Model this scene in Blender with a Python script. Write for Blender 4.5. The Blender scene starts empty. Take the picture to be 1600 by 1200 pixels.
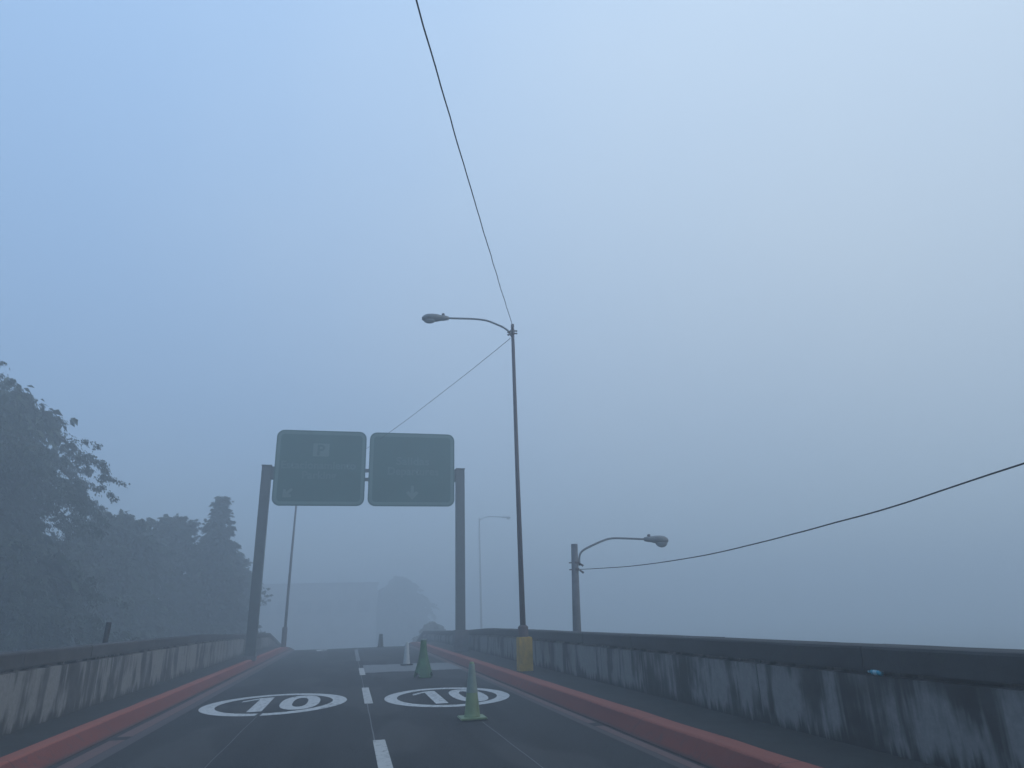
import bpy, bmesh, math, random
from mathutils import Vector, Matrix, noise as mnoise

SC = bpy.context.scene
COL = SC.collection
R = math.radians
rnd = random.Random(7)

# ------------------------------------------------------------------ helpers
def clamp(v, a, b):
    return max(a, min(b, v))

def link(name, bm, mat, parent=None, smooth=False):
    me = bpy.data.meshes.new(name)
    bmesh.ops.recalc_face_normals(bm, faces=bm.faces[:])
    bm.to_mesh(me); bm.free()
    if smooth:
        for p in me.polygons: p.use_smooth = True
    if mat: me.materials.append(mat)
    o = bpy.data.objects.new(name, me)
    COL.objects.link(o)
    if parent:
        o.parent = parent
        o.matrix_parent_inverse = parent_world(parent).inverted()
    return o

def parent_world(o):
    m = o.matrix_basis.copy()
    while o.parent:
        m = o.parent.matrix_basis @ o.matrix_parent_inverse @ m if o.parent.parent is None else parent_world(o.parent) @ o.matrix_parent_inverse @ m
        if o.parent.parent is not None: return m
        o = o.parent
    return m

def raw(name, verts, faces, mat, parent=None, smooth=False):
    me = bpy.data.meshes.new(name)
    me.from_pydata(verts, [], faces)
    me.update()
    if smooth:
        for p in me.polygons: p.use_smooth = True
    me.materials.append(mat)
    o = bpy.data.objects.new(name, me); COL.objects.link(o)
    if parent:
        o.parent = parent
        o.matrix_parent_inverse = parent_world(parent).inverted()
    return o

def tag(o, label=None, cat=None, group=None, kind=None):
    if label: o['label'] = label
    if cat: o['category'] = cat
    if group: o['group'] = group
    if kind: o['kind'] = kind
    return o

def empty(name, loc, label, cat, group=None):
    o = bpy.data.objects.new(name, None); COL.objects.link(o)
    o.location = loc; o.empty_display_size = 0.2
    return tag(o, label, cat, group)

def box(bm, x0, x1, y0, y1, z0, z1, bevel=0.0, seg=2):
    r = bmesh.ops.create_cube(bm, size=1.0)
    vs = r['verts']
    for v in vs:
        v.co = Vector(((x0 + x1) / 2 + v.co.x * (x1 - x0), (y0 + y1) / 2 + v.co.y * (y1 - y0), (z0 + z1) / 2 + v.co.z * (z1 - z0)))
    if bevel:
        es = list({e for v in vs for e in v.link_edges})
        bmesh.ops.bevel(bm, geom=es, offset=bevel, segments=seg, affect='EDGES', clamp_overlap=True)

def tube(bm, pts, rad, n=10, cap=True, squash=None):
    """round tube along pts; rad number or list"""
    pts = [Vector(p) for p in pts]
    if not isinstance(rad, (list, tuple)): rad = [rad] * len(pts)
    rings = []
    up = Vector((0, 0, 1))
    prev = None
    for i, p in enumerate(pts):
        d = (pts[min(i + 1, len(pts) - 1)] - pts[max(i - 1, 0)]).normalized()
        a = prev if prev is not None else (Vector((1, 0, 0)) if abs(d.z) > 0.8 else up)
        u = (a - d * a.dot(d)).normalized()
        w = d.cross(u)
        prev = u
        ring = []
        for k in range(n):
            t = 2 * math.pi * k / n
            su, sw = (1, 1) if squash is None else squash[i]
            ring.append(bm.verts.new(p + u * math.cos(t) * rad[i] * su + w * math.sin(t) * rad[i] * sw))
        rings.append(ring)
    for a, b in zip(rings, rings[1:]):
        for k in range(n):
            bm.faces.new((a[k], a[(k + 1) % n], b[(k + 1) % n], b[k]))
    if cap:
        bm.faces.new(rings[0][::-1]); bm.faces.new(rings[-1])

def smooth_path(ctrl, n=8):
    """Catmull-Rom through the control points"""
    P = [Vector(c) for c in ctrl]
    P = [P[0] * 2 - P[1]] + P + [P[-1] * 2 - P[-2]]
    out = []
    for i in range(1, len(P) - 2):
        for k in range(n):
            t = k / n
            a, b, c, d = P[i - 1], P[i], P[i + 1], P[i + 2]
            out.append(0.5 * ((2 * b) + (c - a) * t + (2 * a - 5 * b + 4 * c - d) * t * t + (3 * b - a - 3 * c + d) * t ** 3))
    out.append(P[-2])
    return out

def lathe(bm, prof, n=24, centre=(0, 0)):
    rings = []
    for r, z in prof:
        rings.append([bm.verts.new((centre[0] + r * math.cos(2 * math.pi * k / n), centre[1] + r * math.sin(2 * math.pi * k / n), z)) for k in range(n)])
    for a, b in zip(rings, rings[1:]):
        for k in range(n):
            bm.faces.new((a[k], a[(k + 1) % n], b[(k + 1) % n], b[k]))
    bm.faces.new(rings[0][::-1]); bm.faces.new(rings[-1])

# ------------------------------------------------------------------ materials
def mat_new(name):
    m = bpy.data.materials.new(name); m.use_nodes = True
    nt = m.node_tree
    return m, nt, nt.nodes['Principled BSDF']

def N(nt, typ, **kw):
    n = nt.nodes.new(typ)
    for k, v in kw.items():
        if k.startswith('i_'): n.inputs[k[2:].replace('_', ' ')].default_value = v
        else: setattr(n, k, v)
    return n

def ramp(nt, src, stops):
    r = N(nt, 'ShaderNodeValToRGB')
    el = r.color_ramp.elements
    while len(el) < len(stops): el.new(0.5)
    for e, (p, c) in zip(el, stops):
        e.position = p; e.color = (*c, 1) if len(c) == 3 else c
    nt.links.new(src, r.inputs['Fac'])
    return r.outputs['Color']

def vecscale(nt, src, s, off=(0, 0, 0)):
    m = N(nt, 'ShaderNodeMapping'); m.inputs['Scale'].default_value = s; m.inputs['Location'].default_value = off
    nt.links.new(src, m.inputs['Vector'])
    return m.outputs['Vector']

def noise(nt, vec, scale, detail=4, rough=0.55, dist=0.0):
    n = N(nt, 'ShaderNodeTexNoise')
    n.inputs['Scale'].default_value = scale; n.inputs['Detail'].default_value = detail
    n.inputs['Roughness'].default_value = rough; n.inputs['Distortion'].default_value = dist
    nt.links.new(vec, n.inputs['Vector'])
    return n.outputs['Fac']

def math_(nt, op, a, b=None, c=None, cl=False):
    n = N(nt, 'ShaderNodeMath', operation=op); n.use_clamp = cl
    for i, v in enumerate((a, b, c)):
        if v is None: continue
        if isinstance(v, (int, float)): n.inputs[i].default_value = v
        else: nt.links.new(v, n.inputs[i])
    return n.outputs[0]

def mix(nt, fac, a, b):
    n = N(nt, 'ShaderNodeMix', data_type='RGBA')
    if isinstance(fac, (int, float)): n.inputs[0].default_value = fac
    else: nt.links.new(fac, n.inputs[0])
    for i, v in ((6, a), (7, b)):
        if isinstance(v, tuple): n.inputs[i].default_value = (*v, 1)
        else: nt.links.new(v, n.inputs[i])
    return n.outputs[2]

def sstep(nt, src, lo, hi):
    n = N(nt, 'ShaderNodeMapRange', interpolation_type='SMOOTHSTEP')
    n.inputs['From Min'].default_value = lo; n.inputs['From Max'].default_value = hi
    nt.links.new(src, n.inputs['Value'])
    return n.outputs['Result']

def bump(nt, bsdf, h, strength, dist=0.01):
    b = N(nt, 'ShaderNodeBump'); b.inputs['Strength'].default_value = strength; b.inputs['Distance'].default_value = dist
    nt.links.new(h, b.inputs['Height']); nt.links.new(b.outputs['Normal'], bsdf.inputs['Normal'])

def geo_pos(nt):
    return N(nt, 'ShaderNodeNewGeometry').outputs['Position']

def simple(name, col, rough=0.6, var=0.25, scale=6.0, metal=0.0, dirt=None, bmp=0.0):
    m, nt, b = mat_new(name)
    p = N(nt, 'ShaderNodeTexCoord').outputs['Object']
    f = noise(nt, p, scale, 5, 0.6)
    lo = tuple(c * (1 - var) for c in col); hi = tuple(min(1, c * (1 + var)) for c in col)
    c = ramp(nt, f, [(0.3, lo), (0.7, hi)])
    if dirt:
        f2 = noise(nt, vecscale(nt, p, (1, 1, 0.35)), scale * 0.7, 6, 0.7)
        c = mix(nt, sstep(nt, f2, 0.5, 0.72), c, dirt)
    nt.links.new(c, b.inputs['Base Color'])
    b.inputs['Roughness'].default_value = rough; b.inputs['Metallic'].default_value = metal
    if bmp: bump(nt, b, noise(nt, p, scale * 8, 4), bmp)
    return m

# asphalt: dark, mottled, long tyre-polished lanes, patches of damp
def make_asphalt():
    m, nt, b = mat_new('asphalt')
    p = geo_pos(nt)
    fine = noise(nt, p, 60, 3, 0.7)
    big = noise(nt, vecscale(nt, p, (1.0, 0.25, 1)), 0.9, 6, 0.6, 0.4)
    tr = noise(nt, vecscale(nt, p, (2.2, 0.03, 1)), 1.0, 3, 0.5)
    c1 = ramp(nt, big, [(0.3, (0.013, 0.0135, 0.015)), (0.7, (0.029, 0.029, 0.030))])
    c2 = mix(nt, sstep(nt, tr, 0.45, 0.65), c1, (0.014, 0.0145, 0.016))
    c3 = mix(nt, math_(nt, 'MULTIPLY', sstep(nt, fine, 0.52, 0.68), 0.75), c2, (0.11, 0.107, 0.10))
    mid = noise(nt, p, 14, 4, 0.7)
    c3 = mix(nt, math_(nt, 'MULTIPLY', sstep(nt, mid, 0.52, 0.66), 0.6), c3, (0.014, 0.014, 0.015))
    vo = N(nt, 'ShaderNodeTexVoronoi', feature='DISTANCE_TO_EDGE'); vo.inputs['Scale'].default_value = 0.55
    wv = N(nt, 'ShaderNodeVectorMath', operation='ADD'); nz = N(nt, 'ShaderNodeTexNoise'); nz.inputs['Scale'].default_value = 1.2; nz.inputs['Detail'].default_value = 5
    nt.links.new(p, nz.inputs['Vector']); nt.links.new(p, wv.inputs[0]); nt.links.new(nz.outputs['Color'], wv.inputs[1]); nt.links.new(wv.outputs[0], vo.inputs['Vector'])
    crack = math_(nt, 'SUBTRACT', 1.0, sstep(nt, vo.outputs['Distance'], 0.002, 0.010))
    crack = math_(nt, 'MULTIPLY', crack, sstep(nt, noise(nt, p, 0.5, 2), 0.5, 0.6))
    c3 = mix(nt, crack, c3, (0.010, 0.010, 0.011))
    patch = noise(nt, vecscale(nt, p, (0.8, 0.22, 1), (3, 1, 0)), 1.0, 2, 0.4)
    c3 = mix(nt, math_(nt, 'MULTIPLY', sstep(nt, patch, 0.54, 0.60), 0.45), c3, (0.060, 0.058, 0.056))
    nt.links.new(c3, b.inputs['Base Color'])
    r = ramp(nt, big, [(0.3, (0.75,) * 3), (0.7, (0.95,) * 3)])
    nt.links.new(r, b.inputs['Roughness']); b.inputs['Specular IOR Level'].default_value = 0.25
    bump(nt, b, fine, 0.5, 0.006)
    return m
M_ASPH = make_asphalt()

def make_paint(name, col, wear=0.5, under=(0.06, 0.06, 0.062)):
    m, nt, b = mat_new(name)
    p = geo_pos(nt)
    f = noise(nt, p, 9, 8, 0.75)
    f2 = noise(nt, vecscale(nt, p, (1, 0.3, 1)), 1.6, 4, 0.6)
    s = math_(nt, 'ADD', f, math_(nt, 'MULTIPLY', f2, 0.35))
    k = sstep(nt, s, 0.66 + 0.12 * (1 - wear), 0.88)
    base = ramp(nt, f2, [(0.3, tuple(c * 0.8 for c in col)), (0.7, col)])
    nt.links.new(mix(nt, k, base, under), b.inputs['Base Color'])
    b.inputs['Roughness'].default_value = 0.7
    bump(nt, b, noise(nt, p, 60, 3), 0.3, 0.005)
    return m
M_WHITE = make_paint('white_road_paint', (0.52, 0.52, 0.51), 0.95)
M_DASH = make_paint('worn_white_road_paint', (0.46, 0.45, 0.43), 0.85)
M_PALE = make_paint('faded_stop_line_paint', (0.17, 0.175, 0.18), 1.0)
M_JOINT = make_paint('pale_joint_filler', (0.15, 0.15, 0.15), 0.95)
M_RED = make_paint('red_kerb_paint', (0.235, 0.040, 0.030), 0.6, (0.085, 0.032, 0.030))
def kerb_paint():
    m, nt, b = mat_new('red_kerb_paint_worn_lit_top')
    p = geo_pos(nt)
    sep = N(nt, 'ShaderNodeSeparateXYZ'); nt.links.new(p, sep.inputs[0])
    z = sep.outputs['Z']
    f = noise(nt, p, 9, 8, 0.75); f2 = noise(nt, vecscale(nt, p, (1, 0.25, 1)), 1.4, 4, 0.6)
    base = ramp(nt, f2, [(0.3, (0.100, 0.016, 0.010)), (0.7, (0.165, 0.028, 0.014))])
    chips = sstep(nt, math_(nt, 'ADD', f, math_(nt, 'MULTIPLY', f2, 0.3)), 0.66, 0.84)
    c = mix(nt, chips, base, (0.085, 0.032, 0.030))
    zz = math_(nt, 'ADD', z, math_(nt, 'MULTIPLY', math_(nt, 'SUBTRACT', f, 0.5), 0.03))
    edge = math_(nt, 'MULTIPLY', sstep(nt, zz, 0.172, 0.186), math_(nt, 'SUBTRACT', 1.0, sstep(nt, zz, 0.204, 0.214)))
    c = mix(nt, math_(nt, 'MULTIPLY', edge, 0.7), c, (0.30, 0.085, 0.055))  # highlight on kerb top and nose painted in as paler red
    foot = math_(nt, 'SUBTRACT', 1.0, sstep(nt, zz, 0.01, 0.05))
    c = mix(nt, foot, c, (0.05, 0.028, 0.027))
    jy = math_(nt, 'PINGPONG', sep.outputs['Y'], 1.5)
    joint = math_(nt, 'SUBTRACT', 1.0, sstep(nt, jy, 0.006, 0.016))
    c = mix(nt, math_(nt, 'MULTIPLY', joint, 0.45), c, (0.03, 0.018, 0.017))
    nt.links.new(c, b.inputs['Base Color']); b.inputs['Roughness'].default_value = 0.85
    bump(nt, b, math_(nt, 'ADD', noise(nt, p, 30, 5, 0.7), math_(nt, 'MULTIPLY', joint, -0.5)), 0.6, 0.012)
    return m
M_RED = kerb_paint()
M_REDOLD = make_paint('faded_red_gutter_paint', (0.125, 0.058, 0.048), 1.0, (0.045, 0.036, 0.034))
M_GUTTER2 = make_paint('stained_asphalt_edge', (0.050, 0.034, 0.033), 1.0, (0.025, 0.022, 0.023))
M_DARKGUT = simple('dark_gutter', (0.012, 0.011, 0.012), 0.9, 0.5, 8)  # flat dark tone for the gutter strip and drain notches

# grimy concrete with long streaks
def make_wall(name, seed, dark, light, bottom, top_grime, FREQ, THR, JOFF):
    m, nt, b = mat_new(name)
    p = geo_pos(nt)
    sep = N(nt, 'ShaderNodeSeparateXYZ'); nt.links.new(p, sep.inputs[0])
    z = sep.outputs['Z']
    yj = math_(nt, 'ADD', sep.outputs['Y'], JOFF)
    pan = math_(nt, 'FLOOR', math_(nt, 'DIVIDE', yj, 5.6))
    cmb = N(nt, 'ShaderNodeCombineXYZ'); nt.links.new(math_(nt, 'MULTIPLY', pan, 3.7), cmb.inputs['Y']); nt.links.new(math_(nt, 'MULTIPLY', pan, 1.3), cmb.inputs['Z'])
    va = N(nt, 'ShaderNodeVectorMath', operation='ADD'); nt.links.new(p, va.inputs[0]); nt.links.new(cmb.outputs[0], va.inputs[1])
    joint = math_(nt, 'SUBTRACT', 1.0, sstep(nt, math_(nt, 'PINGPONG', yj, 2.8), 0.004, 0.016))
    joint = math_(nt, 'MULTIPLY', joint, sstep(nt, math_(nt, 'ABSOLUTE', math_(nt, 'SUBTRACT', math_(nt, 'FRACT', math_(nt, 'DIVIDE', yj, 5.6)), 0.5)), 0.3, 0.4))
    p = va.outputs[0]
    lowf = noise(nt, vecscale(nt, p, (0.2, 0.55, 0.4), (0, seed, 0)), 1.0, 2, 0.5)
    warp = noise(nt, vecscale(nt, p, (1, 1, 1), (0, seed, 0)), 1.5, 3)
    s1 = noise(nt, vecscale(nt, p, (0.2, FREQ, 0.50), (0, seed, 0)), 1.0, 4, 0.55, 0.5)
    s2 = noise(nt, vecscale(nt, p, (0.2, 9.0, 0.55), (0, seed * 2, 0)), 1.0, 4, 0.6, 0.2)
    s3 = noise(nt, vecscale(nt, p, (1, 1, 1), (0, seed, 3)), 14, 6, 0.7)
    s = math_(nt, 'ADD', math_(nt, 'MULTIPLY', s1, 0.72), math_(nt, 'MULTIPLY', s2, 0.28))
    # water marks run from the coping down and end raggedly above the moss
    ends = noise(nt, vecscale(nt, p, (0.2, 5.0, 0.3), (0, seed * 3, 0)), 1.0, 4, 0.7)
    zb = math_(nt, 'SUBTRACT', z, math_(nt, 'MULTIPLY', math_(nt, 'SUBTRACT', ends, 0.5), 0.75))
    low = sstep(nt, zb, bottom - 0.07, bottom + 0.10)
    zt = math_(nt, 'ADD', z, math_(nt, 'MULTIPLY', math_(nt, 'SUBTRACT', s2, 0.5), 0.9))
    high = sstep(nt, zt, top_grime - 0.15, top_grime + 0.2)
    lightf = sstep(nt, math_(nt, 'ADD', s, math_(nt, 'MULTIPLY', math_(nt, 'SUBTRACT', math_(nt, 'ADD', warp, math_(nt, 'MULTIPLY', lowf, 1.0)), 1.0), 0.25)), THR, THR + 0.12)
    f = math_(nt, 'MULTIPLY', lightf, low)
    f = math_(nt, 'MULTIPLY', f, math_(nt, 'SUBTRACT', 1.0, math_(nt, 'MULTIPLY', high, 0.75)))
    mid = tuple(0.75 * d + 0.25 * l for d, l in zip(dark, light))
    cl = ramp(nt, s3, [(0.3, tuple(c * 0.75 for c in light)), (0.7, tuple(c * 1.12 for c in light))])
    cm = ramp(nt, warp, [(0.35, dark), (0.65, mid)])
    cm = mix(nt, low, dark, cm)
    c = mix(nt, f, cm, cl)
    moss = noise(nt, p, 3.5, 6, 0.7)
    c = mix(nt, math_(nt, 'MULTIPLY', math_(nt, 'SUBTRACT', 1.0, low), sstep(nt, moss, 0.5, 0.7)), c, (0.010, 0.014, 0.009))
    c = mix(nt, joint, c, (0.012, 0.012, 0.012))
    nt.links.new(c, b.inputs['Base Color'])
    b.inputs['Roughness'].default_value = 0.85
    bump(nt, b, s3, 0.35, 0.01)
    return m
M_WALL_L = make_wall('streaked_concrete_pale', 11.3, (0.026, 0.0255, 0.025), (0.185, 0.182, 0.177), 0.25, 1.35, 2.6, 0.43, -14.4 + 28)
M_WALL_R = make_wall('streaked_concrete_mossy', 4.7, (0.009, 0.0095, 0.010), (0.19, 0.19, 0.186), 0.25, 0.86, 1.9, 0.405, -8.1 + 28)

def make_coping(name, lo, hi):
    m, nt, b = mat_new(name)
    g = N(nt, 'ShaderNodeNewGeometry')
    p = g.outputs['Position']
    f = noise(nt, vecscale(nt, p, (1, 0.6, 1)), 2.2, 7, 0.7)
    f = math_(nt, 'ADD', f, math_(nt, 'MULTIPLY', math_(nt, 'SUBTRACT', g.outputs['Random Per Island'], 0.5), 0.28))
    c = ramp(nt, f, [(0.3, lo), (0.72, hi)])
    moss = noise(nt, p, 5, 6, 0.75)
    c = mix(nt, sstep(nt, moss, 0.55, 0.72), c, (0.030, 0.038, 0.026))
    nt.links.new(c, b.inputs['Base Color'])
    b.inputs['Roughness'].default_value = 0.9
    bump(nt, b, noise(nt, p, 18, 6, 0.7), 0.5, 0.015)
    return m
M_COP_L = make_coping('weathered_coping', (0.022, 0.021, 0.022), (0.066, 0.062, 0.060))
M_COP_R = make_coping('mossy_coping', (0.014, 0.016, 0.018), (0.036, 0.039, 0.041))
M_PAVE = simple('mossy_pavement', (0.011, 0.012, 0.011), 0.9, 0.6, 3.0, dirt=(0.006, 0.009, 0.006), bmp=0.4)
M_GROUND = simple('damp_grass_ground', (0.035, 0.045, 0.025), 0.95, 0.5, 0.6)
M_RAMP = simple('ramp_concrete', (0.16, 0.16, 0.155), 0.9, 0.3, 1.0, dirt=(0.05, 0.05, 0.05))
M_STEEL = simple('grey_painted_steel', (0.048, 0.060, 0.060), 0.55, 0.2, 4, 0.0, dirt=(0.05, 0.05, 0.05))
M_POLE = simple('dark_weathered_steel', (0.048, 0.028, 0.032), 0.55, 0.3, 5, dirt=(0.03, 0.028, 0.03))
M_CONC = simple('concrete_pole', (0.10, 0.10, 0.11), 0.85, 0.25, 6, dirt=(0.06, 0.06, 0.06))
M_HEAD = simple('grey_lamp_housing', (0.12, 0.13, 0.14), 0.5, 0.15, 6)
M_YEL = simple('worn_yellow_paint', (0.40, 0.25, 0.03), 0.75, 0.25, 5, dirt=(0.17, 0.12, 0.04), bmp=0.2)
M_WIRE = simple('black_cable', (0.012, 0.012, 0.013), 0.6, 0.2, 10)
M_SIGN = simple('green_sign_face', (0.003, 0.068, 0.054), 0.5, 0.12, 1.2)
M_SIGNB = simple('faded_sign_border', (0.07, 0.15, 0.135), 0.5, 0.1, 2)
M_LETTER = simple('dull_reflective_letter', (0.045, 0.112, 0.105), 0.5, 0.15, 3)
M_ARROW = simple('reflective_arrow', (0.085, 0.155, 0.14), 0.5, 0.1, 3)
M_SIGNBACK = simple('aluminium_sign_edge', (0.06, 0.09, 0.09), 0.5, 0.15, 3)
M_CONE = simple('lime_green_plastic', (0.18, 0.25, 0.135), 0.5, 0.15, 6, dirt=(0.11, 0.15, 0.08))
M_CONED = simple('dark_green_plastic', (0.03, 0.11, 0.035), 0.55, 0.35, 7, dirt=(0.02, 0.06, 0.02))
M_COLLAR = simple('grey_white_reflective_sleeve', (0.19, 0.25, 0.22), 0.4, 0.12, 7, dirt=(0.14, 0.18, 0.17))
M_CONEPALE = simple('pale_grey_plastic', (0.40, 0.43, 0.44), 0.5, 0.1, 7)
M_CONEBLK = simple('black_rubber', (0.02, 0.02, 0.02), 0.7, 0.2, 7)
M_TEAL = simple('teal_plastic', (0.015, 0.26, 0.36), 0.25, 0.15, 10)
M_TEALCAP = simple('pale_label', (0.25, 0.45, 0.52), 0.4, 0.1, 10)
M_BARK = simple('dark_bark', (0.035, 0.030, 0.026), 0.9, 0.3, 6)
def leaf_mat(name, lo, hi):
    m, nt, b = mat_new(name)
    g = N(nt, 'ShaderNodeNewGeometry')
    c = ramp(nt, g.outputs['Random Per Island'], [(0.0, lo), (1.0, hi)])
    nt.links.new(c, b.inputs['Base Color']); b.inputs['Roughness'].default_value = 0.7
    return m
M_LEAF = leaf_mat('dark_cypress_leaf', (0.010, 0.020, 0.012), (0.026, 0.045, 0.022))
M_LEAF2 = leaf_mat('green_leaf', (0.014, 0.027, 0.014), (0.035, 0.060, 0.028))
M_LEAF3 = leaf_mat('fog_paled_leaf', (0.09, 0.11, 0.07), (0.12, 0.12, 0.10))  # far leaves only: fog fading put into the leaf colour
M_CONC2 = simple('fog_paled_concrete', (0.26, 0.26, 0.26), 0.85, 0.2, 4)  # far lamp pole, lightened so its colour imitates haze
M_BLD = simple('fog_paled_building_wall', (0.38, 0.38, 0.38), 0.9, 0.2, 0.5)  # far building tones raised towards the fog colour, haze painted in
M_BLDROOF = simple('fog_paled_roof_edge', (0.34, 0.34, 0.34), 0.9, 0.2, 0.5)
M_GLASS = simple('fog_paled_window_glass', (0.24, 0.25, 0.26), 0.3, 0.2, 2)  # glass paled along with the far walls to imitate fog
def glass_mat():
    m, nt, b = mat_new('frosted_lamp_bowl')
    b.inputs['Base Color'].default_value = (0.22, 0.24, 0.26, 1); b.inputs['Roughness'].default_value = 0.2
    return m
M_BOWL = glass_mat()

# ------------------------------------------------------------------ road, kerbs, pavements, ramp, ground
def zr(y):
    """road height: level ramp top that rolls over a crest at 40 m"""
    return 0.0 if y < 39 else -0.0042 * (y - 39) ** 2
YS = [-9 + i * 0.75 for i in range(0, 95)]           # to 61.5
ROAD_L, ROAD_R = -3.26, 3.55

def strip(name, x0, x1, dz, mat, ys=YS, parent=None, nx=1):
    v, f = [], []
    for y in ys:
        for i in range(nx + 1):
            v.append((x0 + (x1 - x0) * i / nx, y, zr(y) + dz))
    for j in range(len(ys) - 1):
        for i in range(nx):
            a = j * (nx + 1) + i
            f.append((a, a + 1, a + nx + 2, a + nx + 1))
    return raw(name, v, f, mat, parent)

road = tag(strip('road', ROAD_L, ROAD_R, 0.0, M_ASPH, nx=4), kind='structure')

def sweep(name, prof, mat, ys=YS, parent=None, wob=0.0):
    """closed x,z profile swept along the road"""
    n = len(prof); v, f = [], []
    for y in ys:
        for (x, z) in prof:
            q = Vector((x * 3, y * 0.9, z * 9))
            v.append((x + wob * mnoise.noise(q), y, z + zr(y) + (0.6 * wob * mnoise.noise(q + Vector((0, 40, 0))) if z > 0.1 else 0)))
    for j in range(len(ys) - 1):
        for i in range(n):
            a = j * n + i; b = j * n + (i + 1) % n
            f.append((a, b, b + n, a + n))
    f.append(tuple(range(n))[::-1]); f.append(tuple(range((len(ys) - 1) * n, len(ys) * n)))
    me_o = raw(name, v, f, mat, parent)
    bm = bmesh.new(); bm.from_mesh(me_o.data); bmesh.ops.recalc_face_normals(bm, faces=bm.faces[:]); bm.to_mesh(me_o.data); bm.free()
    return me_o

YK = [-9 + i * 0.25 for i in range(0, 283)]
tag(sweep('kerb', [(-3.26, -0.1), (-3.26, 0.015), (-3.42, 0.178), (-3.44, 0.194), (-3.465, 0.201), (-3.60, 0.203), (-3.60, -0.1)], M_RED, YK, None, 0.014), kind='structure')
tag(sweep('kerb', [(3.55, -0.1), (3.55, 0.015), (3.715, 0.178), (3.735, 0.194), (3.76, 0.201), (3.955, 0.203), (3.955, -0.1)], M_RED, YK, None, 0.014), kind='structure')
tag(sweep('pavement', [(-3.60, -0.1), (-3.60, 0.178), (-4.38, 0.185), (-4.38, -0.1)], M_PAVE), kind='structure')
tag(sweep('pavement', [(3.955, -0.1), (3.955, 0.178), (4.93, 0.185), (4.93, -0.1)], M_PAVE), kind='structure')
tag(sweep('ramp', [(-4.62, -6.0), (-4.62, -0.12), (5.17, -0.12), (5.17, -6.0)], M_RAMP), kind='structure')
gb = bmesh.new()
bmesh.ops.create_grid(gb, x_segments=120, y_segments=120, size=290)
for v in gb.verts:
    v.co.z = -5.0 + 0.35 * mnoise.noise(Vector((v.co.x * 0.05, v.co.y * 0.05, 0)))
    if abs(v.co.x) < 8 and v.co.y < 66: v.co.z = -5.2
    v.co.y += 40
tag(link('ground', gb, M_GROUND, smooth=True), kind='structure')

# painted marks belong to the road
def broken(y0, y1, gaps, step=0.6):
    out = []; cur = y0
    for g0, g1 in gaps:
        out.append((cur, g0)); cur = g1
    out.append((cur, y1)); return out
def yl(y0, y1, step=0.75):
    n = max(1, int((y1 - y0) / step)); return [y0 + (y1 - y0) * i / n for i in range(n + 1)]
for x0, x1, gaps in ((-3.165, -2.96, [(11.45, 11.75)]), (3.385, 3.51, [(9.9, 10.2)])):
    for y0, y1 in broken(-9, 52, gaps):
        strip('gutter_line', x0, x1, 0.004, M_REDOLD, yl(y0, y1), road)
strip('gutter_stain', -2.955, -2.78, 0.003, M_GUTTER2, yl(-9, 52), road)
strip('gutter_stain', 3.28, 3.38, 0.003, M_GUTTER2, yl(-9, 52), road)
strip('gutter_dark_strip', -3.26, -3.17, 0.003, M_DARKGUT, yl(-9, 52), road)  # plain dark strip between the kerb face and the gutter line
strip('gutter_dark_strip', 3.515, 3.55, 0.003, M_DARKGUT, yl(-9, 52), road)
strip('drain_notch', -3.168, -2.96, 0.0035, M_DARKGUT, [11.45, 11.75], road)
strip('drain_notch', 3.383, 3.512, 0.0035, M_DARKGUT, [9.9, 10.2], road)
for y0, y1, x in ((8.0, 9.99, 0.445), (2.6, 4.6, 0.445), (14.15, 17.35, 0.425), (21.2, 24.2, 0.44), (28.3, 38.9, 0.40)):
    w = 0.078
    strip('lane_dash', x - w, x + w, 0.004, M_DASH if y0 < 28 else M_PALE, yl(y0, y1), road)
def seam(x0, y0, x1, y1, w):
    v, f = [], []
    n = 60
    for i in range(n + 1):
        t = i / n; y = y0 + (y1 - y0) * t
        x = x0 + (x1 - x0) * t + 0.012 * mnoise.noise(Vector((y * 0.9, x0 * 7, 0)))
        ww = w * (0.7 + 0.5 * abs(mnoise.noise(Vector((y * 2.3, 3, x0)))))
        v += [(x - ww, y, zr(y) + 0.003), (x + ww, y, zr(y) + 0.003)]
    for i in range(n): f.append((2 * i, 2 * i + 1, 2 * i + 3, 2 * i + 2))
    raw('joint_seam', v, f, M_JOINT, road)
seam(-1.53, -2, -1.45, 13.3, 0.006)
seam(2.03, -2, 2.0, 11.0, 0.007)
seam(0.385, -2, 0.40, 36, 0.009)
# pale band across the right lane
v, f = [], []
n = 40
for i in range(n + 1):
    x = 0.52 + (3.40 - 0.52) * i / n
    e0 = 22.0 - 0.25 * (i / n) + 0.18 * mnoise.noise(Vector((x * 2, 1, 0))); e1 = 25.6 - 0.6 * (i / n) + 0.3 * mnoise.noise(Vector((x * 2, 5, 0)))
    v += [(x, e0, 0.0035), (x, e1, 0.0035)]
for i in range(n): f.append((2 * i, 2 * i + 2, 2 * i + 3, 2 * i + 1))
raw('pale_cross_band', v, f, M_PALE, road)
# small white mark far down the left lane
v = [(-1.55, 38.6, zr(38.6) + .004), (-1.2, 38.6, zr(38.6) + .004), (-1.05, 40.6, zr(40.6) + .006), (-1.35, 41.4, zr(41.4) + .006), (-1.68, 40.6, zr(40.6) + .006)]
raw('white_mark', v, [(0, 1, 2, 3, 4)], M_WHITE, road)

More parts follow.
